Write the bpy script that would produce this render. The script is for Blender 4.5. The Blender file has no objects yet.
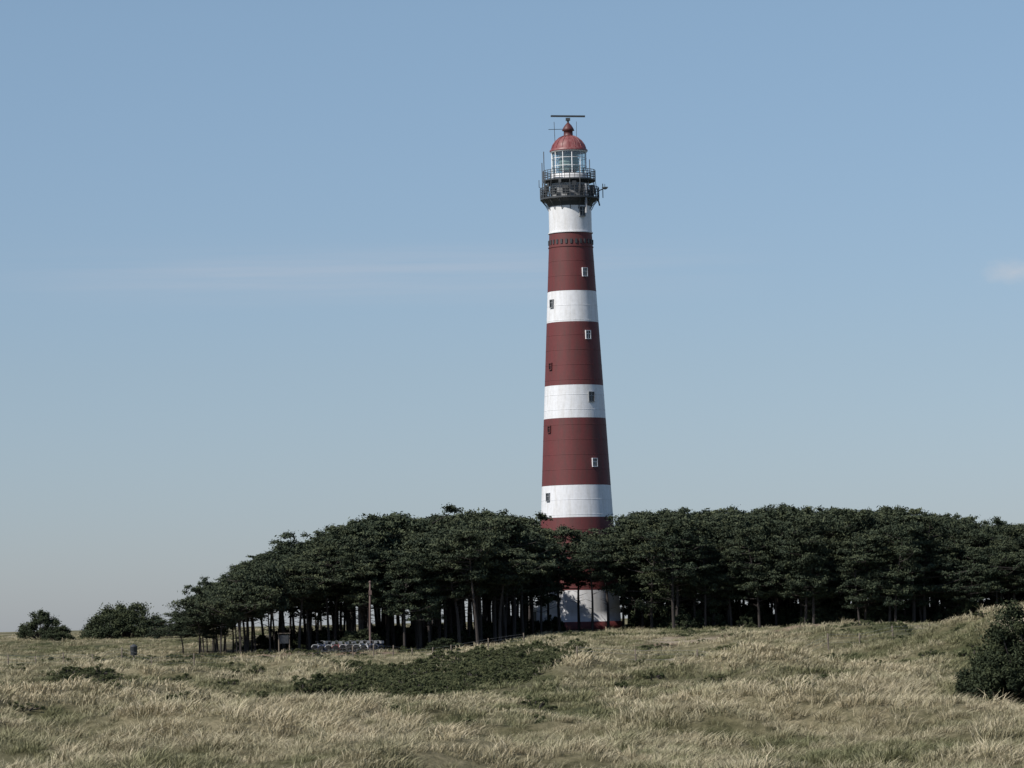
import bpy, math, random
import numpy as np
from mathutils import Matrix, Vector

random.seed(7)
EYE = 5.0
scene = bpy.context.scene

# ------------------------------------------------------------------ noise
_r = np.random.RandomState(11)
_perm = _r.permutation(4096)
_ga = _r.rand(4096) * 2 * np.pi
def perlin(x, y, s=0):
    x = np.asarray(x, float) + s * 37.3; y = np.asarray(y, float) + s * 91.7
    xi = np.floor(x).astype(int); yi = np.floor(y).astype(int)
    xf = x - xi; yf = y - yi
    u = xf**3 * (xf * (xf * 6 - 15) + 10); v = yf**3 * (yf * (yf * 6 - 15) + 10)
    def g(ix, iy, dx, dy):
        a = _ga[_perm[(ix + _perm[iy & 4095]) & 4095]]
        return np.cos(a) * dx + np.sin(a) * dy
    n00 = g(xi, yi, xf, yf); n10 = g(xi + 1, yi, xf - 1, yf)
    n01 = g(xi, yi + 1, xf, yf - 1); n11 = g(xi + 1, yi + 1, xf - 1, yf - 1)
    return ((n00 * (1 - u) + n10 * u) * (1 - v) + (n01 * (1 - u) + n11 * u) * v) * 1.5
def sstep(t):
    t = np.clip(t, 0, 1); return t * t * (3 - 2 * t)
def gauss(x, y, cx, cy, sx, sy):
    return np.exp(-((x - cx)**2) / (2 * sx * sx) - ((y - cy)**2) / (2 * sy * sy))

# ------------------------------------------------------------------ terrain
def relief(x, y):
    wx = x + 3 * perlin(x / 12, y / 12, 5); wy = y + 4 * perlin(x / 12, y / 12, 6)
    n = 0.62 * perlin(wx / 13, wy / 13, 1) + 0.50 * (0.40 - np.abs(perlin(wx / 9, wy / 8, 2)) * 1.6)
    return n + 0.20 * perlin(wx / 3.2, wy / 3.2, 3) + 0.07 * perlin(x / 1.2, y / 1.2, 4)
def crests(x, y):
    """explicit dune ridges: gentle front, steeper lee side"""
    def rg(cy, wf, wb):
        d = y - cy
        return np.where(d < 0, np.exp(-d * d / (2 * wf * wf)), np.exp(-d * d / (2 * wb * wb)))
    z = 1.15 * rg(205 + 6 * perlin(x / 12, 0 * x, 8), 6, 6) * sstep((x + 1) / 5) * sstep((24 - x) / 8)
    z = z + 1.35 * rg(130 + 9 * perlin(x / 7, 0 * x, 12), 8, 5) * sstep((x - 2) / 6) * sstep((18 - x) / 5)
    z = z + 1.2 * rg(117 + 9 * perlin(x / 6, 0 * x, 13), 7, 5) * sstep((-1 - x) / 6)
    z = z + 1.0 * rg(160 + 10 * perlin(x / 8, 0 * x, 14), 6, 5) * sstep((-9 - x) / 6)
    z = z + 0.8 * rg(98 + 7 * perlin(x / 5, 0 * x, 15), 5, 4) * sstep((x + 8) / 5) * sstep((8 - x) / 5)
    z = z + 0.6 * rg(250 + 8 * perlin(x / 14, 0 * x, 16), 7, 5) * sstep((-8 - x) / 8)
    return z
def height(x, y):
    x = np.asarray(x, float); y = np.asarray(y, float)
    kd = [-400, -20, 0, 12, 45, 85, 120, 150, 200, 270, 320, 345, 365, 400, 450, 520, 800, 1500, 8000]
    L  = [-3, -1.9, -1.7, -2.2, -3.7, -4.1, -4.3, -4.2, -3.9, -3.4, -3.05, -2.7, -2.4, -2.0, -1.3, -1.2, -1.5, -2.0, -2.2]
    R  = [-3, -1.9, -1.7, -2.2, -3.7, -4.1, -4.3, -4.1, -3.9, -2.9, -2.0, -1.5, -1.25, -1.25, -1.2, -1.2, -1.5, -2.0, -2.2]
    t = sstep((x + 7) / 14)
    z = np.interp(y, kd, L) * (1 - t) + np.interp(y, kd, R) * t
    A = np.interp(y, [0, 30, 60, 100, 250, 310, 345, 430, 520, 900, 3000], [0.05, .3, 1.0, 1.35, 1.35, .8, .22, .3, .8, 1.0, .3])
    A = A * (1 - .6 * gauss(x, y, -5, 215, 5, 40)) * (1 - .6 * gauss(x, y, 20, 138, 4, 12))
    far = np.interp(y, [430, 600, 2500], [0, .5, .5]) * perlin(x / 50, y / 60, 9)
    z = z + A * relief(x, y) + far + crests(x, y)
    z = z + .9 * gauss(x, y, 21, 147, 5, 7)
    z = z + 3.2 * gauss(x, y, 32.5, 222, 4.8, 15) + 2.0 * gauss(x, y, 26.0, 262, 5, 12) + 2.2 * gauss(x, y, 54, 240, 13, 20)
    z = z + .9 * gauss(x, y, 22.5, 285, 6, 10)
    return z + EYE
def hz(x, y): return float(height(np.array([x]), np.array([y]))[0])
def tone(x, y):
    """0 = dark green hollow vegetation, 1 = bleached grass on crests; relief shading painted in"""
    t = .47 + .58 * relief(x, y) + .42 * (crests(x, y) - .3) + .42 * perlin(x / 5, y / 6, 91) + .30 * perlin(x / 1.7, y / 2.2, 92)  # hollow-to-crest contrast paints relief shading into the vegetation colour
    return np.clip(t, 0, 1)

def green_mask(x, y):
    n = perlin(x / 4, y / 9, 21)
    g = gauss(x + 2.6 + (262 - y) * .05, y, 0, 242, 5.4, 46)
    g = np.maximum(g, gauss(x, y, -29, 235, 1.8, 10) * .9)
    g = np.maximum(g, gauss(x, y, -31, 322, 7, 7) * .7)
    return sstep((g + n * .35 - .38) / .2)
def dark_mask(x, y):
    g = np.exp(-((y - 192)**2) / (2 * 7**2)) * sstep((x + 6) / 4) * sstep((22 - x) / 6)
    n = perlin(x / 9, y / 16, 31) * .9 + perlin(x / 3, y / 4, 32) * .5
    return np.clip(sstep((g * 1.1 + n - .25) / .5), 0, 1)
def red_mask(x, y):
    n = perlin(x / 7, y / 10, 41)
    g = gauss(x, y, 19, 300, 9, 15)
    g = np.maximum(g, gauss(x, y, -20, 334, 16, 8) * 1.0)
    return sstep((g + n * .5 - .4) / .3)

def link(o, parent=None):
    scene.collection.objects.link(o)
    if parent is not None: o.parent = parent
    return o
def empty(name, loc=(0, 0, 0)):
    e = bpy.data.objects.new(name, None); e.location = loc; e.empty_display_size = .5
    return link(e)

# ------------------------------------------------------------------ node helpers
def new_mat(name):
    m = bpy.data.materials.new(name); m.use_nodes = True
    nt = m.node_tree; b = nt.nodes['Principled BSDF']
    return m, nt, b
def ramp(nt, fac, stops):
    r = nt.nodes.new('ShaderNodeValToRGB')
    el = r.color_ramp.elements
    while len(el) < len(stops): el.new(0.5)
    for e, (p, c) in zip(el, stops):
        e.position = p; e.color = (*c, 1) if len(c) == 3 else c
    nt.links.new(fac, r.inputs[0]); return r.outputs[0]
def mixc(nt, fac, a, b, mode='MIX'):
    m = nt.nodes.new('ShaderNodeMix'); m.data_type = 'RGBA'; m.blend_type = mode
    for sock, v in ((m.inputs[0], fac), (m.inputs[6], a), (m.inputs[7], b)):
        if isinstance(v, bpy.types.NodeSocket): nt.links.new(v, sock)
        elif isinstance(v, (int, float)): sock.default_value = v
        else: sock.default_value = (*v, 1)
    return m.outputs[2]
def mathn(nt, op, a, b=None):
    m = nt.nodes.new('ShaderNodeMath'); m.operation = op
    for s_, v in ((m.inputs[0], a), (m.inputs[1], b)):
        if v is None: continue
        if isinstance(v, bpy.types.NodeSocket): nt.links.new(v, s_)
        else: s_.default_value = v
    return m.outputs[0]
def noise_tex(nt, vec, scale, detail=4, rough=.55):
    n = nt.nodes.new('ShaderNodeTexNoise'); n.inputs['Scale'].default_value = scale
    n.inputs['Detail'].default_value = detail; n.inputs['Roughness'].default_value = rough
    if vec is not None: nt.links.new(vec, n.inputs['Vector'])
    return n.outputs['Fac']
def mapping(nt, vec, scale):
    m = nt.nodes.new('ShaderNodeMapping'); m.inputs['Scale'].default_value = scale
    nt.links.new(vec, m.inputs['Vector']); return m.outputs[0]
def geopos(nt): return nt.nodes.new('ShaderNodeNewGeometry').outputs['Position']
def attr(nt, name, typ='GEOMETRY'):
    a = nt.nodes.new('ShaderNodeAttribute'); a.attribute_name = name; a.attribute_type = typ; return a.outputs['Fac']

def paint(name, col, dirt, amount=.5, rough=.55):
    m, nt, b = new_mat(name)
    p = geopos(nt)
    n1 = noise_tex(nt, mapping(nt, p, (1.6, 1.6, .22)), 1.3, 6, .65)
    n2 = noise_tex(nt, p, 3.0, 5, .6)
    f1 = ramp(nt, n1, [(.42, (0, 0, 0)), (.72, (1, 1, 1))])
    c = mixc(nt, mathn(nt, 'MULTIPLY', f1, amount), col, dirt)
    c = mixc(nt, .4, c, ramp(nt, n2, [(.3, (.70, .70, .70)), (.7, (1, 1, 1))]), 'MULTIPLY')
    nt.links.new(c, b.inputs['Base Color']); b.inputs['Roughness'].default_value = rough
    return m
def plain(name, col, rough=.6, metal=0.0, var=.25):
    m, nt, b = new_mat(name)
    n = noise_tex(nt, geopos(nt), 5.0, 4)
    c = mixc(nt, var, col, ramp(nt, n, [(.3, (.4, .4, .4)), (.7, (1, 1, 1))]), 'MULTIPLY')
    nt.links.new(c, b.inputs['Base Color'])
    b.inputs['Roughness'].default_value = rough; b.inputs['Metallic'].default_value = metal
    return m

M_white = paint('white_paint', (.79, .80, .82), (.52, .49, .44), .5)
M_red = paint('red_paint', (.142, .029, .029), (.090, .036, .032), .85, .65)
M_iron = plain('dark_iron', (.05, .055, .06), .6)
M_grey = plain('grey_metal', (.28, .29, .30), .5)
M_lens = plain('lens_glass_frame', (.30, .38, .35), .2)
M_dome = paint('faded_red_dome', (.20, .05, .05), (.34, .18, .17), .8, .45)
M_domed = paint('dark_red_cap', (.11, .03, .03), (.07, .03, .03), .7, .5)
M_pane = plain('dark_pane', (.02, .025, .03), .12)
M_post = plain('weathered_wood', (.16, .13, .10), .85)
M_steelred = plain('reddish_wood', (.12, .08, .07), .8)
def glass_mat():
    m, nt, b = new_mat('lantern_glass')
    out = nt.nodes['Material Output']
    t = nt.nodes.new('ShaderNodeBsdfTransparent'); t.inputs[0].default_value = (.82, .88, .88, 1)
    g = nt.nodes.new('ShaderNodeBsdfGlossy'); g.inputs['Roughness'].default_value = .05
    mx = nt.nodes.new('ShaderNodeMixShader'); mx.inputs[0].default_value = .14
    nt.links.new(t.outputs[0], mx.inputs[1]); nt.links.new(g.outputs[0], mx.inputs[2]); nt.links.new(mx.outputs[0], out.inputs[0])
    return m
M_glass = glass_mat()

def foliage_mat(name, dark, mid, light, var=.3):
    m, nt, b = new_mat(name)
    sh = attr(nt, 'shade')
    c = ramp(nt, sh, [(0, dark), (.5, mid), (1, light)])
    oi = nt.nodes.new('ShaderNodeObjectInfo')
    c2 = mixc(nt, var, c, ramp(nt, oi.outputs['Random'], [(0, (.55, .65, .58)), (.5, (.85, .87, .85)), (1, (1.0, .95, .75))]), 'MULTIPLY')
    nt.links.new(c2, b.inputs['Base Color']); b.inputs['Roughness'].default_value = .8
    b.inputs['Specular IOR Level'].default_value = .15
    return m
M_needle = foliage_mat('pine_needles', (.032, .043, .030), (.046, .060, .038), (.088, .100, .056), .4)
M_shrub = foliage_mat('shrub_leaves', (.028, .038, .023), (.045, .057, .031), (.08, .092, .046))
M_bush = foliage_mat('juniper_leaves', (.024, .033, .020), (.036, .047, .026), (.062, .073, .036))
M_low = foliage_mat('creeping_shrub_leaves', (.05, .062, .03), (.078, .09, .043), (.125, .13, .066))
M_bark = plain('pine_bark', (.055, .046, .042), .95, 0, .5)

def grass_mat():
    m, nt, b = new_mat('marram_blades')
    h = attr(nt, 'shade'); p = geopos(nt)
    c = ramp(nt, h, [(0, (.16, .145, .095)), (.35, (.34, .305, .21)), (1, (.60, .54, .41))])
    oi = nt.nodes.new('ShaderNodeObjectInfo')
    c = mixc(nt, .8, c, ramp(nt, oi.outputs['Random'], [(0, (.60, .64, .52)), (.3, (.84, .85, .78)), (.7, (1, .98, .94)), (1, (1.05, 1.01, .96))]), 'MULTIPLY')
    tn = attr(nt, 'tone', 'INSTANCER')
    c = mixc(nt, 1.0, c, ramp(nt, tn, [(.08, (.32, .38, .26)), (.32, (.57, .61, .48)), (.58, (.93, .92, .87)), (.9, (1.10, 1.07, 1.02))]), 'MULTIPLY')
    nt.links.new(c, b.inputs['Base Color']); b.inputs['Roughness'].default_value = .65
    b.inputs['Specular IOR Level'].default_value = .25
    return m
M_grass = grass_mat()

def ground_mat():
    m, nt, b = new_mat('dune_ground')
    p = geopos(nt)
    n2 = noise_tex(nt, p, 2.2, 8, .75)
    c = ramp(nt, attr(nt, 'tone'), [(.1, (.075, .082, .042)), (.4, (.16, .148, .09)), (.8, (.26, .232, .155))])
    c = mixc(nt, .9, c, ramp(nt, n2, [(.35, (.38, .40, .32)), (.62, (1.15, 1.12, 1.05))]), 'MULTIPLY')
    c = mixc(nt, attr(nt, 'green'), c, (.07, .08, .038))
    c = mixc(nt, attr(nt, 'dark'), c, (.11, .105, .06))
    c = mixc(nt, attr(nt, 'red'), c, (.24, .17, .125))
    c = mixc(nt, attr(nt, 'sand'), c, (.42, .36, .27))
    c = mixc(nt, attr(nt, 'litter'), c, (.07, .06, .04))
    nt.links.new(c, b.inputs['Base Color']); b.inputs['Roughness'].default_value = .95
    b.inputs['Specular IOR Level'].default_value = .1
    bp = nt.nodes.new('ShaderNodeBump'); bp.inputs['Strength'].default_value = .8; bp.inputs['Distance'].default_value = .3
    nt.links.new(n2, bp.inputs['Height']); nt.links.new(bp.outputs[0], b.inputs['Normal'])
    return m
M_ground = ground_mat()

# ------------------------------------------------------------------ ground mesh
def spaced():
    ys = [-300, -150, -80, -40]
    y = -20.0
    while y < 8000:
        ys.append(y)
        if y < 60: s = 2.0
        elif y < 170: s = .55
        elif y < 300: s = .9
        elif y < 460: s = 1.6
        else: s = 1.6 * (y / 460)**1.6
        y += s
    ys.append(8000)
    xs = [0.0]; x = 0
    while x < 5000:
        s = .55 if x < 34 else .55 * (x / 34)**1.5
        x += s; xs.append(x)
    xs = np.array(xs); xs = np.concatenate([-xs[:0:-1], xs])
    return xs, np.array(ys)
XS, YS = spaced()
GX, GY = np.meshgrid(XS, YS)
GZ = height(GX, GY)
nx, ny = len(XS), len(YS)
co = np.stack([GX, GY, GZ], -1).reshape(-1, 3)
i = np.arange(nx * ny).reshape(ny, nx)
fa = np.stack([i[:-1, :-1], i[:-1, 1:], i[1:, 1:], i[1:, :-1]], -1).reshape(-1, 4)
def mesh_np(name, co, fa, mats, midx=None, smooth=False):
    me = bpy.data.meshes.new(name)
    me.vertices.add(len(co)); me.vertices.foreach_set('co', np.asarray(co, np.float32).ravel())
    k = fa.shape[1]
    me.loops.add(fa.size); me.loops.foreach_set('vertex_index', fa.astype(np.int32).ravel())
    me.polygons.add(len(fa)); me.polygons.foreach_set('loop_start', (np.arange(len(fa)) * k).astype(np.int32))
    for mt in mats: me.materials.append(mt)
    if midx is not None: me.polygons.foreach_set('material_index', midx.astype(np.int32))
    me.polygons.foreach_set('use_smooth', np.full(len(fa), smooth))
    me.update(calc_edges=True); me.validate()
    return me
me = mesh_np('ground', co, fa, [M_ground], smooth=True)
def addattr(me, name, vals, dom='POINT'):
    a = me.attributes.new(name, 'FLOAT', dom); a.data.foreach_set('value', np.asarray(vals, np.float32).ravel())
fx, fy = co[:, 0], co[:, 1]
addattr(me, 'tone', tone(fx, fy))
addattr(me, 'green', green_mask(fx, fy)); addattr(me, 'dark', dark_mask(fx, fy) * .8); addattr(me, 'red', red_mask(fx, fy) * .8)
sand = sstep((gauss(fx, fy, 31, 210, 3.0, 9) + perlin(fx / 3, fy / 3, 51) * .5 - .55) / .25)
sand = np.maximum(sand, .6 * sstep((perlin(fx / 11, fy / 14, 52) - .42) / .15) * sstep((fy - 200) / 60))
addattr(me, 'sand', sand)
lit = sstep((fy - 343) / 8) * sstep((fx + 34) / 4) * sstep((470 - fy) / 20)
addattr(me, 'litter', lit * sstep((fy - 343 - 18 * sstep((fx + 5) / 9)) / 8) * .85)
link(bpy.data.objects.new('ground', me))

# ------------------------------------------------------------------ mesh builder
class MB:
    def __init__(s): s.v = []; s.f = []; s.m = []; s.sm = []
    def add(s, vs, fs, m=0, smooth=False):
        o = len(s.v); s.v += [tuple(v) for v in vs]
        for f in fs: s.f.append([o + k for k in f]); s.m.append(m); s.sm.append(smooth)
    def box(s, c, d, m=0, rot=None):
        vs = [Vector((x * d[0] / 2, y * d[1] / 2, z * d[2] / 2)) for x in (-1, 1) for y in (-1, 1) for z in (-1, 1)]
        if rot is not None: vs = [rot @ v for v in vs]
        vs = [v + Vector(c) for v in vs]
        s.add(vs, [(0, 1, 3, 2), (4, 6, 7, 5), (0, 4, 5, 1), (2, 3, 7, 6), (0, 2, 6, 4), (1, 5, 7, 3)], m)
    def tube(s, pts, rad, seg=6, m=0, cap=True, smooth=True):
        pts = [Vector(p) for p in pts]; n = len(pts)
        if not hasattr(rad, '__len__'): rad = [rad] * n
        vs = []
        for k in range(n):
            d = (pts[min(k + 1, n - 1)] - pts[max(k - 1, 0)]).normalized()
            a = Vector((0, 0, 1)) if abs(d.z) < .9 else Vector((1, 0, 0))
            u = d.cross(a).normalized(); w = d.cross(u)
            for j in range(seg):
                t = 2 * math.pi * j / seg
                vs.append(pts[k] + (u * math.cos(t) + w * math.sin(t)) * rad[k])
        fs = [(k * seg + j, k * seg + (j + 1) % seg, (k + 1) * seg + (j + 1) % seg, (k + 1) * seg + j) for k in range(n - 1) for j in range(seg)]
        if cap: fs += [tuple(range(seg)), tuple(range((n - 1) * seg, n * seg))]
        s.add(vs, fs, m, smooth)
    def lathe(s, prof, seg=48, m=0, smooth=True, mats=None, c=(0, 0)):
        vs = [(c[0] + r * math.cos(2 * math.pi * j / seg), c[1] + r * math.sin(2 * math.pi * j / seg), z) for r, z in prof for j in range(seg)]
        o = len(s.v); s.v += vs
        for k in range(len(prof) - 1):
            for j in range(seg):
                s.f.append([o + k * seg + j, o + k * seg + (j + 1) % seg, o + (k + 1) * seg + (j + 1) % seg, o + (k + 1) * seg + j])
                s.m.append(mats[k] if mats else m); s.sm.append(smooth)
    def ring(s, r, z, t=.03, seg=40, m=0):
        s.lathe([(r - t, z - t), (r + t, z - t), (r + t, z + t), (r - t, z + t), (r - t, z - t)], seg, m, False)
    def obj(s, name, mats, parent=None, loc=(0, 0, 0), rz=0):
        me = bpy.data.meshes.new(name); me.from_pydata(s.v, [], s.f)
        for mt in mats: me.materials.append(mt)
        me.polygons.foreach_set('material_index', s.m); me.polygons.foreach_set('use_smooth', s.sm)
        me.update()
        o = bpy.data.objects.new(name, me); o.location = loc; o.rotation_euler[2] = rz
        return link(o, parent)

# ------------------------------------------------------------------ lighthouse
TX, TY = 6.9, 400.0
TZ = EYE - 1.45
LH = empty('lighthouse', (TX, TY, TZ))
def R(z): return 4.50 + (2.38 - 4.50) * (z - 3.3) / (44.4 - 3.3)
bands = [(0, 1.1, 1), (1.1, 4.6, 0), (4.6, 12.6, 1), (12.6, 16.15, 0), (16.15, 23.6, 1), (23.6, 27.25, 0),
         (27.25, 34.3, 1), (34.3, 37.8, 0), (37.8, 44.35, 1), (44.35, 47.9, 0)]
b = MB(); prof = [(4.9, -1.5), (4.9, .55), (4.85, .6)]; mats = [1, 1]
prof.append((4.76, 1.1)); mats.append(1)
prof.append((4.62, 1.1)); mats.append(0)
for z0, z1, mi in bands[1:]:
    nst = max(1, round((z1 - z0) / 1.2))
    for k in range(1, nst + 1):
        zz = z0 + (z1 - z0) * k / nst
        prof.append((R(zz) if zz < 44.5 else R(44.4), zz)); mats.append(mi)
b.lathe(prof, 72, mats=mats)
b.obj('tower_shaft', [M_white, M_red], LH)
b = MB()
zz = 4.6
while zz < 44:
    mi = next(m_ for a, c, m_ in bands if a <= zz + .001 < c)
    r = R(zz); b.lathe([(r - .02, zz - .03), (r + .012, zz - .025), (r + .012, zz + .025), (r - .02, zz + .03)], 72, m=mi)
    zz += 1.66
b.obj('plate_flanges', [M_white, M_red], LH)
b = MB()
for k in range(28):
    a = 2 * math.pi * k / 28; r = R(43.2) + .03
    rot = Matrix.Rotation(a, 3, 'Z')
    b.box((r * math.cos(a), r * math.sin(a), 43.3), (.12, .22, .5), 0, rot)
b.obj('corbel_blocks', [M_iron], LH)
b = MB()
b.ring(R(44.3) + .05, 44.36, .06, 72, 0); b.ring(R(42.8) + .02, 42.75, .05, 72, 1)
b.obj('cornice_rings', [M_white, M_red], LH)
fr, pn = MB(), MB()
def window(az, z, w=.55, h=.85, fm=0):
    a = math.radians(az); r = R(min(z, 44.4))
    d = Vector((math.sin(a), -math.cos(a), 0)); 
    rot = Matrix.Rotation(a, 3, 'Z')
    def pt(u, v, out): return Vector((math.cos(a) * u, math.sin(a) * u, z + v)) + d * (r + out)
    t = .07
    fr.box(pt(-w / 2 - t / 2, 0, .0), (t, .26, h + 2 * t), fm, rot); fr.box(pt(w / 2 + t / 2, 0, .0), (t, .26, h + 2 * t), fm, rot)
    fr.box(pt(0, h / 2 + t / 2, 0), (w, .26, t), fm, rot); fr.box(pt(0, -h / 2 - t / 2, .03), (w + .1, .30, t), fm, rot)
    fr.box(pt(0, 0, .045), (.05, .05, h), fm, rot); fr.box(pt(-w/4, .1, .045), (w/2-.06, .045, .05), fm, rot); fr.box(pt(w/4, .1, .045), (w/2-.06, .045, .05), fm, rot)
    pn.box(pt(0, 0, -.03), (w, .12, h), 0, rot)
for zc in (46.6, 25.9): window(33, zc, .66, 1.0, 2)
for zc in (39.8, 32.8, 18.6, 9.5): window(33, zc)
for zc in (36.4, 14.9): window(-54, zc, .5, .8, 2)
for zc in (29.4, 22.4, 7.0): window(-54, zc, .4, .65, 1)
for zc in (41.5, 34.8, 27.9, 20.5, 12.0): window(125, zc)
for zc in (38, 31, 24, 16.6): window(215, zc)
fr.obj('window_frames', [M_white, M_red, M_grey], LH); pn.obj('window_panes', [M_pane], LH)
b = MB(); a = math.radians(-75); rot = Matrix.Rotation(a, 3, 'Z'); d = Vector((math.sin(a), -math.cos(a), 0))
b.box(d * 4.75 + Vector((0, 0, 1.3)), (1.7, .7, 3.0), 0, rot); b.box(d * 5.12 + Vector((0, 0, 1.15)), (1.1, .08, 2.3), 1, rot)
b.obj('entrance_porch', [M_white, M_iron], LH)

g = MB()
g.lathe([(2.38, 47.3), (2.65, 47.75), (3.05, 48.05), (3.3, 48.1), (3.3, 48.28), (2.0, 48.28)], 48, 0, False)
g.lathe([(2.15, 48.28), (2.15, 50.2)], 32, 1)
g.lathe([(2.15, 49.9), (2.9, 50.15), (2.95, 50.18), (2.95, 50.32), (1.9, 50.32)], 48, 0, False)
for k in range(16):
    a = 2 * math.pi * k / 16; ca, sa = math.cos(a), math.sin(a)
    g.tube([(2.38 * ca, 2.38 * sa, 46.9), (2.7 * ca, 2.7 * sa, 47.5), (3.2 * ca, 3.2 * sa, 48.08)], .045, 5)
    g.tube([(3.22 * ca, 3.22 * sa, 48.28), (2.9 * ca, 2.9 * sa, 50.15)], .035, 5)
g.obj('gallery_decks', [M_iron, M_grey], LH)
rl = MB()
for (r, z0, hh, n) in ((3.27, 48.28, 1.15, 40), (2.9, 50.32, 1.05, 32)):
    for k in range(n):
        a = 2 * math.pi * k / n
        rl.tube([(r * math.cos(a), r * math.sin(a), z0), (r * math.cos(a), r * math.sin(a), z0 + hh)], .03 if k % 4 else .05, 4)
    for q in (.25, .5, .75, 1.0): rl.ring(r, z0 + hh * q, .028)
rl.obj('gallery_railings', [M_iron], LH)
q = MB()
for (ang, z0, z1, rr) in ((-150, 49.0, 53.4, 3.25), (-70, 49, 51.6, 3.3), (-40, 50.3, 52.4, 2.95), (-125, 50.3, 52.8, 3.0), (160, 48.5, 52.5, 3.2), (60, 49, 52, 3.3)):
    a = math.radians(ang); q.tube([(rr * math.cos(a), rr * math.sin(a), z0), (rr * math.cos(a), rr * math.sin(a), z1)], .05, 5)
for (ang, z0, w, h) in ((-100, 48.9, .7, .9), (-62, 49.1, .55, .8), (-130, 48.8, .6, .7), (-25, 49, .7, 1.0), (-160, 49.2, .5, .8), (-80, 49.6, .4, .5), (-45, 48.7, .5, .5), (190, 48.8, .6, .9), (30, 48.9, .6, .8), (-112, 49.9, .3, .4), (-145, 49.6, .35, .4)):
    a = math.radians(ang); q.box((2.75 * math.cos(a), 2.75 * math.sin(a), z0 + .1), (.4, w, h), 0, Matrix.Rotation(a, 3, 'Z'))
q.tube([(3.2, -.5, 49.0), (3.95, -.7, 49.3)], .06, 5); q.tube([(3.7, -.6, 48.2), (3.7, -.6, 49.8)], .05, 5)
q.tube([(3.1, -.9, 48.2), (3.3, -1.0, 47.3)], .09, 6)
q.lathe([(.02, 49.12), (.22, 49.2), (.34, 49.36), (.36, 49.4)], 16, 1, c=(3.95, -.7))
q.tube([(3.93, -.72, 49.4), (3.93, -.72, 49.75)], .03, 4)
q.tube([(1.75, -2.35, 46.4), (1.75, -2.7, 49.6)], .13, 8, 1)
q.tube([(-3.0, -.9, 49.3), (-3.4, -1.0, 49.5), (-3.4, -1.0, 50.3)], .04, 5)
q.obj('antennas_and_boxes', [M_iron, M_grey], LH)
lm = MB()
lm.lathe([(2.02, 50.32), (2.02, 50.95), (1.95, 51.0)], 32, 0)
lm.lathe([(1.95, 53.4), (2.06, 53.45), (2.06, 53.62), (1.85, 53.7)], 32, 0)
n = 12
for k in range(n):
    a = 2 * math.pi * (k + .3) / n
    lm.tube([(1.95 * math.cos(a), 1.95 * math.sin(a), 50.9), (1.95 * math.cos(a), 1.95 * math.sin(a), 53.5)], .045, 5)
lm.ring(1.95, 51.85, .03); lm.ring(1.95, 52.75, .03)
lm.obj('lantern_frame', [M_white], LH)
gl = MB(); gl.lathe([(1.9, 51.0), (1.9, 53.45)], 36); gl.obj('lantern_glazing', [M_glass], LH)
ln = MB()
ln.lathe([(.3, 50.4), (.5, 50.6), (.5, 51.2), (.85, 51.3), (1.05, 51.8), (1.12, 52.3), (1.05, 52.8), (.8, 53.2), (.4, 53.4), (.1, 53.42)], 16, 0, False)
for zz in (51.5, 51.9, 52.3, 52.7, 53.05): ln.ring(1.12, zz, .05, 16)
ln.obj('fresnel_lens', [M_lens], LH)
dm = MB()
dm.lathe([(2.12, 53.55), (2.14, 53.68), (1.95, 53.85), (1.82, 54.25), (1.5, 54.72), (1.08, 55.08), (.66, 55.28)], 32, 0)
dm.lathe([(.66, 55.28), (.52, 55.4), (.5, 55.85), (.7, 55.92), (.58, 56.2), (.36, 56.55), (.12, 56.8), (.02, 56.85)], 24, 1)
for k in range(16):
    a = 2 * math.pi * k / 16
    dm.tube([(r * math.cos(a), r * math.sin(a), z_ + .02) for r, z_ in ((1.95, 53.85), (1.82, 54.25), (1.5, 54.72), (1.08, 55.08), (.66, 55.28))], .035, 4)
dm.obj('dome', [M_dome, M_domed], LH)
rd = MB()
rd.tube([(0, 0, 56.75), (0, 0, 57.35)], .12, 8); rd.box((0, 0, 57.2), (.5, .35, .3))
rd.box((0, 0, 57.55), (3.9, .25, .18), 0, Matrix.Rotation(math.radians(12), 3, 'Z'))
rd.tube([(-1.5, .4, 54.6), (-1.55, .4, 57.0)], .03, 4); rd.tube([(-2.2, 0, 56.1), (-.5, 0, 56.1)], .03, 4)
rd.tube([(.9, -.2, 55.1), (.95, -.2, 56.9)], .025, 4)
rd.obj('radar_scanner', [M_iron], LH)

# ------------------------------------------------------------------ trees
def leaves(rng, centers, radii, per, leaf, shade_c, updir=.5):
    C = np.repeat(np.array(centers), per, 0); A = np.repeat(np.array(radii), per, 0); S = np.repeat(np.array(shade_c), per)
    n = len(C)
    d = rng.normal(size=(n, 3)); d /= np.linalg.norm(d, axis=1)[:, None]
    rad = (rng.rand(n)**.5)[:, None] * (1 + .28 * rng.normal(size=(n, 1)))
    P = C + d * rad * A
    nr = d * .4 + rng.normal(size=(n, 3)) * .65 + np.array([0, 0, updir]); nr /= np.linalg.norm(nr, axis=1)[:, None]
    t = np.cross(nr, rng.normal(size=(n, 3))); t /= np.linalg.norm(t, axis=1)[:, None] + 1e-9
    u = np.cross(nr, t)
    l = leaf * (.5 + rng.rand(n)[:, None]); w = l * (.25 + .25 * rng.rand(n)[:, None])
    V = np.stack([P - t * l, P - u * w, P + t * l, P + u * w], 1).reshape(-1, 3)
    F = np.arange(n * 4).reshape(n, 4)
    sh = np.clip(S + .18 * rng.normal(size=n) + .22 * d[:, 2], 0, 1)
    return V, F, sh

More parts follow.
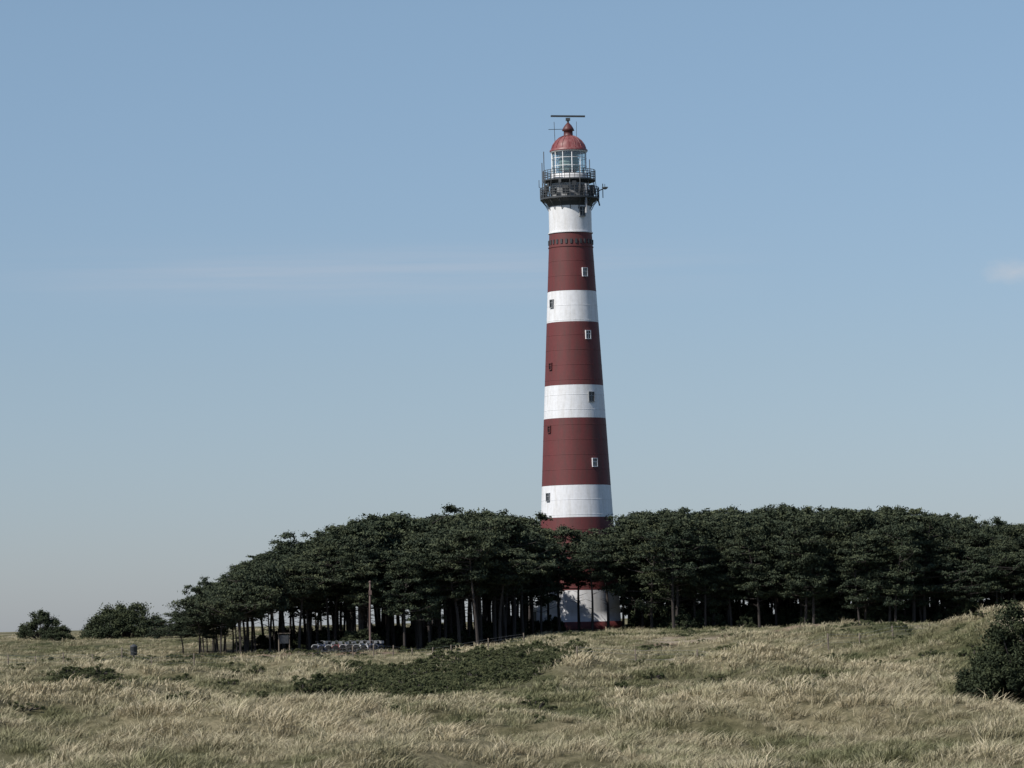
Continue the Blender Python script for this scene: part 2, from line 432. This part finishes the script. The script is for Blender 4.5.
def combine(name, mb, lv, mats):
    wv = np.array(mb.v, float).reshape(-1, 3) if mb.v else np.zeros((0, 3))
    wf = [f for f in mb.f if len(f) == 4]
    wf = np.array(wf, int).reshape(-1, 4)
    V, F, sh = lv
    co = np.concatenate([wv, V]); fa = np.concatenate([wf, F + len(wv)])
    mi = np.concatenate([np.zeros(len(wf)), np.ones(len(F))])
    me = mesh_np(name, co, fa, mats, mi)
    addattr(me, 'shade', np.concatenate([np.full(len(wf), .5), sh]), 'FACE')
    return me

def pine(name, seed, H, cb, RR, lean=(0, 0), nl=24, per=85, leaf=.135, flat=.42):
    rng = np.random.RandomState(seed); mb = MB()
    ph = rng.rand() * 6
    def tp(z):
        t = z / H
        return Vector((lean[0] * t * t * H + .3 * math.sin(ph + t * 5) * t, lean[1] * t * t * H + .3 * math.cos(ph * 2 + t * 4) * t, z))
    zs = np.linspace(0, H * .93, 9)
    r0 = .0115 * H
    mb.tube([tp(z_) - Vector((0, 0, .5 if k == 0 else 0)) for k, z_ in enumerate(zs)], [r0 * (1.25 - 1.05 * z_ / H) for z_ in zs], 7, 0, False)
    C, Rd, S = [], [], []
    side = rng.rand() * 6.28; lop = .45 * rng.rand()
    for k in range(nl):
        u = (k + rng.rand() * .9) / nl; zb = H * (cb + (.88 - cb) * u)
        ang = k * 2.4 + rng.normal() * .6
        prof = (1 - .55 * u**3) * (.66 + .40 * math.sin(u * 2.3))
        L = RR * prof * (.35 + .95 * rng.rand()) * (1 + lop * math.cos(ang - side))
        s = tp(zb); dv = Vector((math.cos(ang), math.sin(ang), 0))
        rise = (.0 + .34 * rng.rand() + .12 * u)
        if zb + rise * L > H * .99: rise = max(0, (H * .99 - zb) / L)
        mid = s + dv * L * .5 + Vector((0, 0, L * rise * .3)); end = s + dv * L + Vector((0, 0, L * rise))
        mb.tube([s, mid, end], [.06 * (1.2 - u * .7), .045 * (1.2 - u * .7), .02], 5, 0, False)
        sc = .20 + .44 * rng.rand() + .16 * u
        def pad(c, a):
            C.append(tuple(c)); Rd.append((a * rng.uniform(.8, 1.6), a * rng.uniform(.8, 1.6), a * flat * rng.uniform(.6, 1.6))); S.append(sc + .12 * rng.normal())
        pad(end, rng.uniform(.3, .6))
        for q in range(5):
            off = dv.cross(Vector((0, 0, 1))) * rng.normal() * .38 * L
            base = s + (end - s) * (.35 + .65 * rng.rand())
            c = base + off + Vector((0, 0, .02 + .5 * rng.rand()))
            mb.tube([base, c], [.025, .01], 4, 0, False)
            pad(c, rng.uniform(.28, .75))
    for q in range(9):
        c = tp(H * .92) + Vector((rng.normal() * .9, rng.normal() * .9, rng.uniform(-.5, .35)))
        C.append(tuple(c)); Rd.append((.5, .5, .3)); S.append(.5)
    for q in range(8):
        zb = H * (.2 + (cb - .2) * rng.rand()) if cb > .25 else H * .2
        an = rng.rand() * 6.28; s = tp(zb); mb.tube([s, s + Vector((math.cos(an), math.sin(an), .3)) * (.4 + .9 * rng.rand())], [.03, .01], 4, 0, False)
    return combine(name, mb, leaves(rng, C, Rd, per, leaf, S), [M_bark, M_needle])

variants = []
spec = [(12.0, .50, 3.2), (12.5, .42, 3.6), (11.5, .55, 3.0), (12.0, .38, 3.3), (11.0, .24, 3.3), (10.5, .15, 3.2), (12.3, .46, 2.8), (11, .54, 3.6), (11.8, .30, 3.0), (12.4, .50, 3.8)]
for k, (H_, cb, rr) in enumerate(spec):
    variants.append((pine('pine_tree_form_%d' % k, 100 + k, H_, cb, rr, (random.uniform(-.08, .12), random.uniform(-.06, .06))), H_))
small = []
for k, (H_, cb, rr, ln_) in enumerate([(7, .46, 3.0, (-.12, 0)), (6.5, .38, 2.8, (.05, 0)), (7.5, .44, 3.1, (-.08, -.05))]):
    small.append((pine('small_pine_form_%d' % k, 200 + k, H_, cb, rr, ln_, 20, 80, .12, .45), H_))

def scatter(name, pts, rots, scl, idx, objs, tn=None):
    col = bpy.data.collections.new(name + '_forms')
    for k, o in enumerate(objs): col.objects.link(o)
    me = bpy.data.meshes.new(name); me.vertices.add(len(pts)); me.vertices.foreach_set('co', np.asarray(pts, np.float32).ravel())
    a = me.attributes.new('rot', 'FLOAT_VECTOR', 'POINT'); a.data.foreach_set('vector', np.asarray(rots, np.float32).ravel())
    a = me.attributes.new('scl', 'FLOAT_VECTOR', 'POINT'); a.data.foreach_set('vector', np.asarray(scl, np.float32).ravel())
    a = me.attributes.new('idx', 'INT', 'POINT'); a.data.foreach_set('value', np.asarray(idx, np.int32))
    if tn is not None:
        a = me.attributes.new('tone', 'FLOAT', 'POINT'); a.data.foreach_set('value', np.asarray(tn, np.float32))
    o = link(bpy.data.objects.new(name, me))
    ng = bpy.data.node_groups.new(name + '_scatter', 'GeometryNodeTree')
    ng.interface.new_socket('Geometry', in_out='INPUT', socket_type='NodeSocketGeometry')
    ng.interface.new_socket('Geometry', in_out='OUTPUT', socket_type='NodeSocketGeometry')
    N = ng.nodes; Lk = ng.links.new
    gi = N.new('NodeGroupInput'); go = N.new('NodeGroupOutput'); ip = N.new('GeometryNodeInstanceOnPoints'); ci = N.new('GeometryNodeCollectionInfo')
    ci.inputs['Collection'].default_value = col; ci.inputs['Separate Children'].default_value = True; ci.inputs['Reset Children'].default_value = True
    def na(nm, t):
        n = N.new('GeometryNodeInputNamedAttribute'); n.data_type = t; n.inputs['Name'].default_value = nm
        return [s for s in n.outputs if s.enabled and s.name == 'Attribute'][0]
    Lk(gi.outputs[0], ip.inputs['Points']); Lk(ci.outputs[0], ip.inputs['Instance']); ip.inputs['Pick Instance'].default_value = True
    Lk(na('idx', 'INT'), ip.inputs['Instance Index']); Lk(na('rot', 'FLOAT_VECTOR'), ip.inputs['Rotation']); Lk(na('scl', 'FLOAT_VECTOR'), ip.inputs['Scale'])
    Lk(ip.outputs[0], go.inputs[0])
    md = o.modifiers.new('scatter', 'NODES'); md.node_group = ng
    return o
def protos(meshes, pref):
    return [bpy.data.objects.new('%s_%02d' % (pref, k), m_) for k, m_ in enumerate(meshes)]

# forest canopy height above eye as the wind has shaped it, west to east
tx = [-36, -31, -29.5, -26, -21, -16, -8.6, -1, 4, 9, 13, 24, 38, 44, 51, 70, 120]
tz = [1.5, 3.0, 4.8, 6.9, 8.8, 10.1, 11.0, 11.3, 10.5, 9.3, 11.2, 11.5, 11.1, 9.6, 9.0, 8.6, 8]
def front(x): return 344 + 17 * sstep((x + 6) / 10)
def depth(x): return 24 + 66 * sstep((x + 26) / 16)
rng = np.random.RandomState(5)
pts, rots, scl, idx = [], [], [], []
allm = [m_ for m_, _ in variants] + [m_ for m_, _ in small]; allH = [h for _, h in variants] + [h for _, h in small]
NV = len(variants)
yy = 338
while yy < 460:
    xx = -30.5
    while xx < 105:
        x = xx + rng.uniform(-1.5, 1.5); y = yy + rng.uniform(-1.4, 1.4)
        xx += 2.8 if yy < 380 else 4.0
        f = float(front(x)) + 5 * float(perlin(x / 7, 0.3, 66))
        edge = y - f
        if edge < 0 or edge > float(depth(x)): continue
        if math.hypot(x - TX, y - TY) < 7.5: continue
        if y < TY and 1.0 < (x * 400 / y) < 13.2: continue   # clearing kept in front of the tower entrance
        top = np.interp(x * 357 / y, tx, tz) * (1 + (y - 357) / 357 * .6) + EYE
        top += 1.0 * float(perlin(x / 8, y / 8, 61)) + rng.uniform(-1.3, .1)
        if y > TY + 6: top = min(top, np.interp(x, tx, tz) + EYE + .8)
        if edge < 7: top -= rng.uniform(.2, 3.0)
        g0 = hz(x, y); h = max(3.8, top - g0)
        if h < 7.6: k = NV + rng.randint(3)
        elif x > 11 and edge < 9: k = rng.choice([3, 4, 5, 4, 5, 8])
        elif x < 3: k = rng.choice([0, 1, 2, 6, 7, 3, 9, 8])
        else: k = rng.randint(NV)
        s = h / allH[k]
        pts.append((x, y, g0)); rots.append((rng.uniform(-.06, .06), rng.uniform(-.06, .06), rng.uniform(0, 6.28)))
        sw = s * rng.uniform(.85, 1.3) if h > 7.6 else max(s, .75) * rng.uniform(.9, 1.1)
        scl.append((sw, sw, s)); idx.append(k)
    yy += 2.9 if yy < 380 else 4.2
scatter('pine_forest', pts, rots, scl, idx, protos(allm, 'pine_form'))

def put(name, me, x, y, s=1, rz=0, sz=None, dz=0):
    o = bpy.data.objects.new(name, me); o.location = (x, y, hz(x, y) + dz); o.scale = (s, s, sz or s); o.rotation_euler[2] = rz
    return link(o)
for (x, y, k, h, rz, w) in [(4.3, 371, 1, 11.2, .3, 1.0), (6.4, 374, 3, 10.4, 2.0, .95), (9.3, 369, 2, 10.0, 4.0, 1.0), (2.4, 366, 4, 10.6, 1.0, .9), (12.9, 371, 4, 11.3, 5.2, .9), (11.0, 374, 9, 10.4, 3.2, .85),
                         (3.2, 376, 8, 11.0, .5, .9), (7.6, 366, 7, 9.4, .9, .9), (12.8, 381, 7, 10.9, 2.5, .9), (.8, 382, 3, 11.4, 5.5, .9), (1.6, 371, 8, 11, 2.5, .9)]:
    put('pine_tree', variants[k][0], x, y, w, rz, h / variants[k][1])
for (x, y, k, h, rz, w) in [(-30.4, 345, 0, 5.6, 0.1, .8), (-28.3, 343.6, 1, 6.6, 1.0, .9), (-28.8, 350, 2, 6.9, .2, .9), (-26.0, 346, 2, 8.2, 2.2, 1.0), (-23.5, 343, 1, 8.8, 4, 1.0)]:
    put('pine_tree', small[k][0], x, y, w, rz, h / small[k][1])

def shrub(name, seed, W, H, n, per, leaf, mat, rag=0.0):
    rng = np.random.RandomState(seed); mb = MB(); C, Rd, S = [], [], []
    for k in range(n):
        a = rng.rand() * 6.28; r = math.sqrt(rng.rand()) * W / 2
        t = r / (W / 2); zt = H * (1 - t**2.3) ** .6 * (.62 + .45 * rng.rand()) * (1 + rag * math.sin(a * 3 + seed)); zt = max(zt, H * .16)
        zc = zt * (1 if rng.rand() < .6 else rng.uniform(.3, .9))
        c = (r * math.cos(a), r * math.sin(a), zc)
        pr = min(W, H * 2) * (.06 + .07 * rng.rand())
        C.append(c); Rd.append((pr, pr, pr * .8)); S.append(.2 + .5 * rng.rand() + .15 * (zc / H - .5))
        if k % 2 == 0: mb.tube([(c[0] * .25, c[1] * .25, -.2), (c[0] * .7, c[1] * .7, zc * .5), c], [.07, .04, .015], 5, 0, False)
    return combine(name, mb, leaves(rng, C, Rd, per, leaf, S, .4), [M_bark, mat])
sh_right = shrub('juniper_bush', 301, 4.8, 3.2, 200, 300, .075, M_bush, .15)
put('juniper_bush', sh_right, 20.4, 143, 1.0, .6, dz=-.05)
sh_b = shrub('juniper_bush_b', 302, 3.4, 2.2, 90, 280, .07, M_bush, .22)
put('juniper_bush', sh_b, 18.7, 143.5, .75, 2, .75)
put('juniper_bush', sh_b, 22.8, 144.5, 1.0, 4, 1.3)
sh_dome = shrub('windswept_shrub', 303, 10.5, 3.9, 170, 200, .14, M_shrub)
put('windswept_shrub', sh_dome, -49.0, 452, 1.0, 0, 1.0)
sh_d2 = shrub('windswept_shrub_b', 304, 5.6, 3.6, 70, 200, .13, M_shrub)
put('windswept_shrub', sh_d2, -59.6, 452, 1.0, 0, .95); put('windswept_shrub', sh_d2, -57.0, 448, .7, 2, .5)
put('windswept_shrub', sh_d2, -42.4, 449, .6, 2, .5)
put('windswept_shrub', sh_d2, -15.4, 345.5, .85, 1.2, .55); put('windswept_shrub', sh_d2, -7, 342, .6, 3.2, .3)
us, ur, usc, ui = [], [], [], []
rng = np.random.RandomState(77)
under = [shrub('understory_%d' % k, 310 + k, 2.6, 1.8, 26, 120, .10, M_shrub) for k in range(3)]
for k in range(620):
    x = rng.uniform(-28, 95); y = float(front(x)) + rng.uniform(3, 38)
    if x < 14 and (rng.rand() < .3 or (y < 400 and 4.5 < x * 400 / y < 13) or y < front(x) + 12): continue
    if math.hypot(x - TX, y - TY) < 7 or (y - float(front(x))) > float(depth(x)): continue
    us.append((x, y, hz(x, y) - .1)); ur.append((0, 0, rng.rand() * 6)); s = rng.uniform(.7, 1.4); usc.append((s, s, s)); ui.append(rng.randint(3))
scatter('forest_understory', us, ur, usc, ui, protos(under, 'understory_form'))
low = [shrub('creeping_%d' % k, 330 + k, 1.5, .42, 22, 80, .05, M_low) for k in range(3)]
X = rng.uniform(-42, 30, 36000); Y = rng.uniform(90, 345, 36000)
keep = rng.rand(36000) < green_mask(X, Y) * .95 + (.012 + .04 * dark_mask(X, Y) + .16 * (tone(X, Y) < .15)) * (Y > 130)
X, Y = X[keep], Y[keep]
n = len(X); s = rng.uniform(.5, 1.2, n)
scatter('creeping_willow', np.stack([X, Y, height(X, Y) - .05], 1), np.stack([0 * X, 0 * X, rng.rand(n) * 6.28], 1), np.stack([s, s, s * rng.uniform(.6, 1.3, n)], 1), rng.randint(0, 3, n), protos(low, 'creeping_form'))

# ------------------------------------------------------------------ marram grass
def tuft(name, seed, nb, rad, hgt, wid, wind=.2):
    rng = np.random.RandomState(seed)
    a = rng.rand(nb) * 6.28; r = rad * np.sqrt(rng.rand(nb))
    B = np.stack([r * np.cos(a), r * np.sin(a), np.full(nb, -.05)], 1)
    h = hgt * (.35 + .7 * rng.rand(nb))
    ln_ = np.stack([np.cos(a) * .35 * (r / rad) + wind + .28 * rng.normal(size=nb), np.sin(a) * .35 * (r / rad) + .28 * rng.normal(size=nb), np.ones(nb)], 1)
    M1 = B + ln_ * (h * .55)[:, None]
    T = B + np.stack([ln_[:, 0] * 1.6, ln_[:, 1] * 1.5, np.full(nb, .88)], 1) * h[:, None]
    ra = rng.rand(nb) * 6.28; sd = np.stack([np.cos(ra), np.sin(ra), 0 * ra], 1) * wid
    V = np.stack([B - sd, B + sd, M1 - sd * .8, M1 + sd * .8, T - sd * .15, T + sd * .15], 1).reshape(-1, 3)
    o = np.arange(nb)[:, None] * 6
    F = np.concatenate([o + np.array([[0, 1, 3, 2]]), o + np.array([[2, 3, 5, 4]])], 0)
    me = mesh_np(name, V, F, [M_grass])
    c = rng.normal(size=nb) * .16
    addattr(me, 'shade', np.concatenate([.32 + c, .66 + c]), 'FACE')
    return me
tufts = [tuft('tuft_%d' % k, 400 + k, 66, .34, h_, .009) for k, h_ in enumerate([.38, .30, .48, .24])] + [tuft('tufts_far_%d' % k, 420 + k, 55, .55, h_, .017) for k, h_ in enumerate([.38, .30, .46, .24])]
rng = np.random.RandomState(9)
P, I, S = [], [], []
for (d0, d1, dens, near) in ((50, 75, 1.5, 1), (75, 150, 6.5, 1), (150, 235, 3.2, 0), (235, 345, 1.7, 0), (345, 560, .4, 0)):
    hw = .165 * d1 + 6
    nn = int(dens * 2 * hw * (d1 - d0))
    x = rng.uniform(-hw, hw, nn); y = rng.uniform(d0, d1, nn)
    ok = np.abs(x) < .152 * y + 3
    x, y = x[ok], y[ok]
    cl = perlin(x / 1.3, y / 1.5, 71) * .9 + perlin(x / 5, y / 6, 72) * .5
    pr = np.maximum(sstep((cl + .45) / .55), .5)
    sd_ = sstep((gauss(x, y, 31, 210, 3.0, 9) - .45) / .25)
    pr = pr * (1 - .95 * green_mask(x, y)) * (1 - .85 * red_mask(x, y)) * (1 - .9 * sd_) * (1 - .3 * dark_mask(x, y))
    pr = pr * np.where((y > front(x) + 2) & (x > -33), .03, 1)
    ok = rng.rand(len(x)) < pr
    x, y, cl = x[ok], y[ok], cl[ok]
    P.append(np.stack([x, y, height(x, y)], 1)); I.append(rng.randint(0, 4, len(x)) + (0 if near else 4))
    s = (.65 + .5 * rng.rand(len(x))) * (1 + .55 * np.clip(cl, -.6, .8)) * (.75 + .4 * tone(x, y)); S.append(np.stack([s, s, s], 1))
P = np.concatenate(P); I = np.concatenate(I); S = np.concatenate(S)
n = len(P)
rot = np.stack([rng.normal(size=n) * .10, rng.normal(size=n) * .10, rng.normal(size=n) * .8], 1)
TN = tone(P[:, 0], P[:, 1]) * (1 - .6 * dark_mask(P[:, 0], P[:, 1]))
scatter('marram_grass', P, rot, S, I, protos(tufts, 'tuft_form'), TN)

# ------------------------------------------------------------------ small objects
def fence(name, pts_, step=3.5, hgt=1.15):
    f = MB(); prev = None
    for (x0, y0), (x1, y1) in zip(pts_[:-1], pts_[1:]):
        L = math.hypot(x1 - x0, y1 - y0); n = int(L / step)
        for k in range(n):
            t = k / n; x = x0 + (x1 - x0) * t + random.uniform(-.1, .1); y = y0 + (y1 - y0) * t; z = hz(x, y)
            hh = hgt * random.uniform(.85, 1.08); l = random.uniform(-.06, .06)
            f.tube([(x, y, z - .4), (x + l * .5, y, z + hh * .5), (x + l, y, z + hh)], [.065, .06, .055], 6)
            if prev:
                for q in (.4, .7, .92):
                    f.tube([(prev[0], prev[1], prev[2] + prev[3] * q), (x, y, z + hh * q)], .006, 3, 1, False)
            prev = (x, y, z, hh)
    f.obj(name, [M_post, M_grey])
fence('wire_fence', [(-52, 318), (-30, 296), (-14, 306), (-6, 322), (4, 330)])
fence('wire_fence', [(4, 246), (16, 240), (26, 250), (40, 262)])

x, y = -33.4, 314; lb = MB()
lb.tube([(0, 0, -.5), (0, 0, 1.5)], .07, 6); lb.lathe([(.02, .62), (.22, .62), (.29, .7), (.32, 1.35), (.34, 1.38), (.32, 1.42), (.22, 1.5), (.08, 1.58), (.01, 1.6)], 16, 1)
lb.obj('litter_bin', [M_post, M_iron], None, (x, y, hz(x, y) + .1))
x, y = -22.0, 340; sg = MB()
for dx in (-.5, .5): sg.tube([(dx, 0, -.3), (dx, 0, 1.8)], .05, 6)
sg.box((0, -.07, 1.3), (.85, .05, .8), 1); sg.box((0, 0, 1.85), (1.2, .35, .07), 0)
sg.obj('information_sign', [M_post, M_iron], None, (x, y, hz(x, y)), .15)
x, y = -14.0, 342.5; pl = MB()
pl.tube([(0, 0, -.5), (.03, 0, 3.5), (.1, 0, 6.6)], [.11, .10, .075], 8); pl.lathe([(.13, 6.55), (.13, 6.66), (.02, 6.74)], 10, 0, c=(.1, 0)); pl.box((.1, -.12, 5.6), (.3, .06, .4), 0)
pl.obj('wooden_pole', [M_steelred, M_grey], None, (x, y, hz(x, y)))
cols = [(.65, .66, .68), (.05, .08, .2), (.6, .6, .58), (.3, .04, .04), (.7, .7, .7), (.08, .08, .08), (.5, .52, .5)]
M_tyre = plain('bicycle_tyre', (.03, .03, .03), .8)
def bicycle(x, y, rz, col):
    mt = plain('bicycle_paint', col, .35); m = MB()
    def wheel(cx):
        pts_ = [(cx + .33 * math.cos(t), 0, .35 + .33 * math.sin(t)) for t in np.linspace(0, 2 * math.pi, 25)]
        m.tube(pts_, .022, 5, 1, False)
        m.tube([(cx + .30 * math.cos(t), 0, .35 + .30 * math.sin(t)) for t in np.linspace(0, 2 * math.pi, 25)], .012, 4, 2, False)
        for k in range(8):
            t = k * math.pi / 4; m.tube([(cx, 0, .35), (cx + .3 * math.cos(t), 0, .35 + .3 * math.sin(t))], .004, 3, 2, False)
        m.tube([(cx, -.06, .35), (cx, .06, .35)], .03, 6, 2)
        m.tube([(cx + .38 * math.cos(t), 0, .35 + .38 * math.sin(t)) for t in np.linspace(.3, 2.8, 10)], .03, 4, 0)
    wheel(-.53); wheel(.55)
    bb = (-.08, 0, .30); st = (-.24, 0, .85); hd = (.36, 0, .92); hb = (.40, 0, .70)
    for a_, c_ in ((bb, st), (st, hb), (bb, hb), (hd, hb), (bb, (-.53, 0, .35)), (st, (-.53, 0, .35)), (hb, (.55, 0, .35))): m.tube([a_, c_], .024, 6, 0)
    m.tube([st, (-.27, 0, .98)], .014, 5, 2); m.box((-.29, 0, 1.0), (.26, .16, .06), 1)
    m.tube([hd, (.34, 0, 1.08)], .014, 5, 2); m.tube([(.18, -.28, 1.06), (.34, -.2, 1.1), (.36, 0, 1.08), (.34, .2, 1.1), (.18, .28, 1.06)], .013, 5, 2)
    m.tube([(-.3, 0, .72), (-.78, 0, .72)], .02, 5, 2); m.box((-.6, .13, .52), (.36, .12, .34), 1); m.box((-.6, -.13, .52), (.36, .12, .34), 1)
    m.box((.62, 0, .93), (.3, .36, .24), 2)
    for s_ in (-1, 1): m.tube([(-.08, s_ * .06, .30), (-.08 + s_ * .12, s_ * .08, .30 - s_ * .12)], .012, 4, 2); m.box((-.08 + s_ * .12, s_ * .13, .30 - s_ * .12), (.09, .09, .025), 1)
    m.obj('bicycle', [mt, M_tyre, M_grey], None, (x, y, hz(x, y) + .02), rz)
for k in range(9):
    bicycle(-18.6 + .66 * k, 339.4 + random.uniform(-.3, .3), random.uniform(.2, .9), cols[k % 7])
rk = MB()
for k in range(9):
    x0 = -2.9 + .66 * k
    rk.tube([(x0, -.25, 0), (x0, -.25, .45), (x0, .25, .45), (x0, .25, 0)], .02, 5)
rk.tube([(-3.2, -.25, .04), (3.0, -.25, .04)], .025, 5); rk.tube([(-3.2, .25, .04), (3.0, .25, .04)], .025, 5)
rk.obj('bicycle_rack', [M_grey], None, (-16.2, 340.2, hz(-16.2, 340.2) + .05))

# ------------------------------------------------------------------ world and sun
SE, SAZ = 44, -54
a = math.radians(SAZ)
sd = Vector((math.sin(a) * math.cos(math.radians(SE)), -math.cos(a) * math.cos(math.radians(SE)), math.sin(math.radians(SE))))
w = bpy.data.worlds.new('World'); scene.world = w; w.use_nodes = True; nt = w.node_tree
bg = nt.nodes['Background']; sky = nt.nodes.new('ShaderNodeTexSky'); sky.sky_type = 'NISHITA'; sky.sun_disc = False
sky.sun_elevation = math.radians(SE); sky.sun_rotation = math.atan2(sd.x, sd.y)
sky.air_density = 1.0; sky.dust_density = .3; sky.ozone_density = 1.5; sky.altitude = 10
tc = nt.nodes.new('ShaderNodeTexCoord'); sp = nt.nodes.new('ShaderNodeSeparateXYZ'); nt.links.new(tc.outputs['Generated'], sp.inputs[0])
tint = ramp(nt, sp.outputs['Z'], [(0, (.63, .73, 1.08)), (.03, (.66, .75, 1.04)), (.07, (.74, .80, .99)), (.17, (.95, .99, 1.05)), (.6, (1, 1, 1))])
c = mixc(nt, 1.0, sky.outputs[0], tint, 'MULTIPLY')
nz = noise_tex(nt, mapping(nt, tc.outputs['Generated'], (5, 5, 150)), 1.0, 6, .6)
band = ramp(nt, sp.outputs['Z'], [(.088, (0, 0, 0)), (.097, (1, 1, 1)), (.106, (0, 0, 0))])
west = ramp(nt, mathn(nt, 'ADD', sp.outputs['X'], .5), [(.35, (0, 0, 0)), (.41, (1, 1, 1)), (.50, (1, 1, 1)), (.58, (0, 0, 0))])
nf = ramp(nt, nz, [(.34, (0, 0, 0)), (.62, (1, 1, 1))])
mk = mixc(nt, 1.0, mixc(nt, 1.0, band, nf, 'MULTIPLY'), west, 'MULTIPLY')
c = mixc(nt, mathn(nt, 'MULTIPLY', mk, .34), c, (6.3, 6.3, 6.9))
vs = nt.nodes.new('ShaderNodeVectorMath'); vs.operation = 'SUBTRACT'; nt.links.new(tc.outputs['Generated'], vs.inputs[0]); vs.inputs[1].default_value = (.1385, .985, .0925)
vl = nt.nodes.new('ShaderNodeVectorMath'); vl.operation = 'LENGTH'; nt.links.new(mapping(nt, vs.outputs[0], (1, 0, 2.4)), vl.inputs[0])
pn_ = noise_tex(nt, mapping(nt, tc.outputs['Generated'], (150, 10, 300)), 1.0, 5, .6)
dd = mathn(nt, 'ADD', vl.outputs['Value'], mathn(nt, 'MULTIPLY', pn_, .012))
pf = ramp(nt, dd, [(.004, (1, 1, 1)), (.016, (0, 0, 0))])
c = mixc(nt, mathn(nt, 'MULTIPLY', pf, .5), c, (6.6, 6.6, 6.9))
nt.links.new(c, bg.inputs['Color']); bg.inputs['Strength'].default_value = .09
sl = bpy.data.lights.new('sun', 'SUN'); sl.energy = 4.6; sl.angle = math.radians(.5); sl.color = (1, .95, .88)
so = bpy.data.objects.new('sun', sl); so.rotation_euler = (-sd).to_track_quat('-Z', 'Y').to_euler(); so.location = (0, 0, 100); link(so)

# ------------------------------------------------------------------ camera
cam = bpy.data.cameras.new('camera'); co_ = bpy.data.objects.new('camera', cam); link(co_)
cam.sensor_width = 36; cam.lens = 3600 / 1024 * 36; cam.clip_start = .5; cam.clip_end = 20000
co_.matrix_world = Matrix.Translation((0, 0, EYE)) @ Matrix.Rotation(math.radians(90 + 3.75), 4, 'X') @ Matrix.Rotation(math.radians(-1.25), 4, 'Z')
scene.camera = co_
scene.view_settings.view_transform = 'Standard'; scene.view_settings.look = 'None'; scene.view_settings.exposure = 0
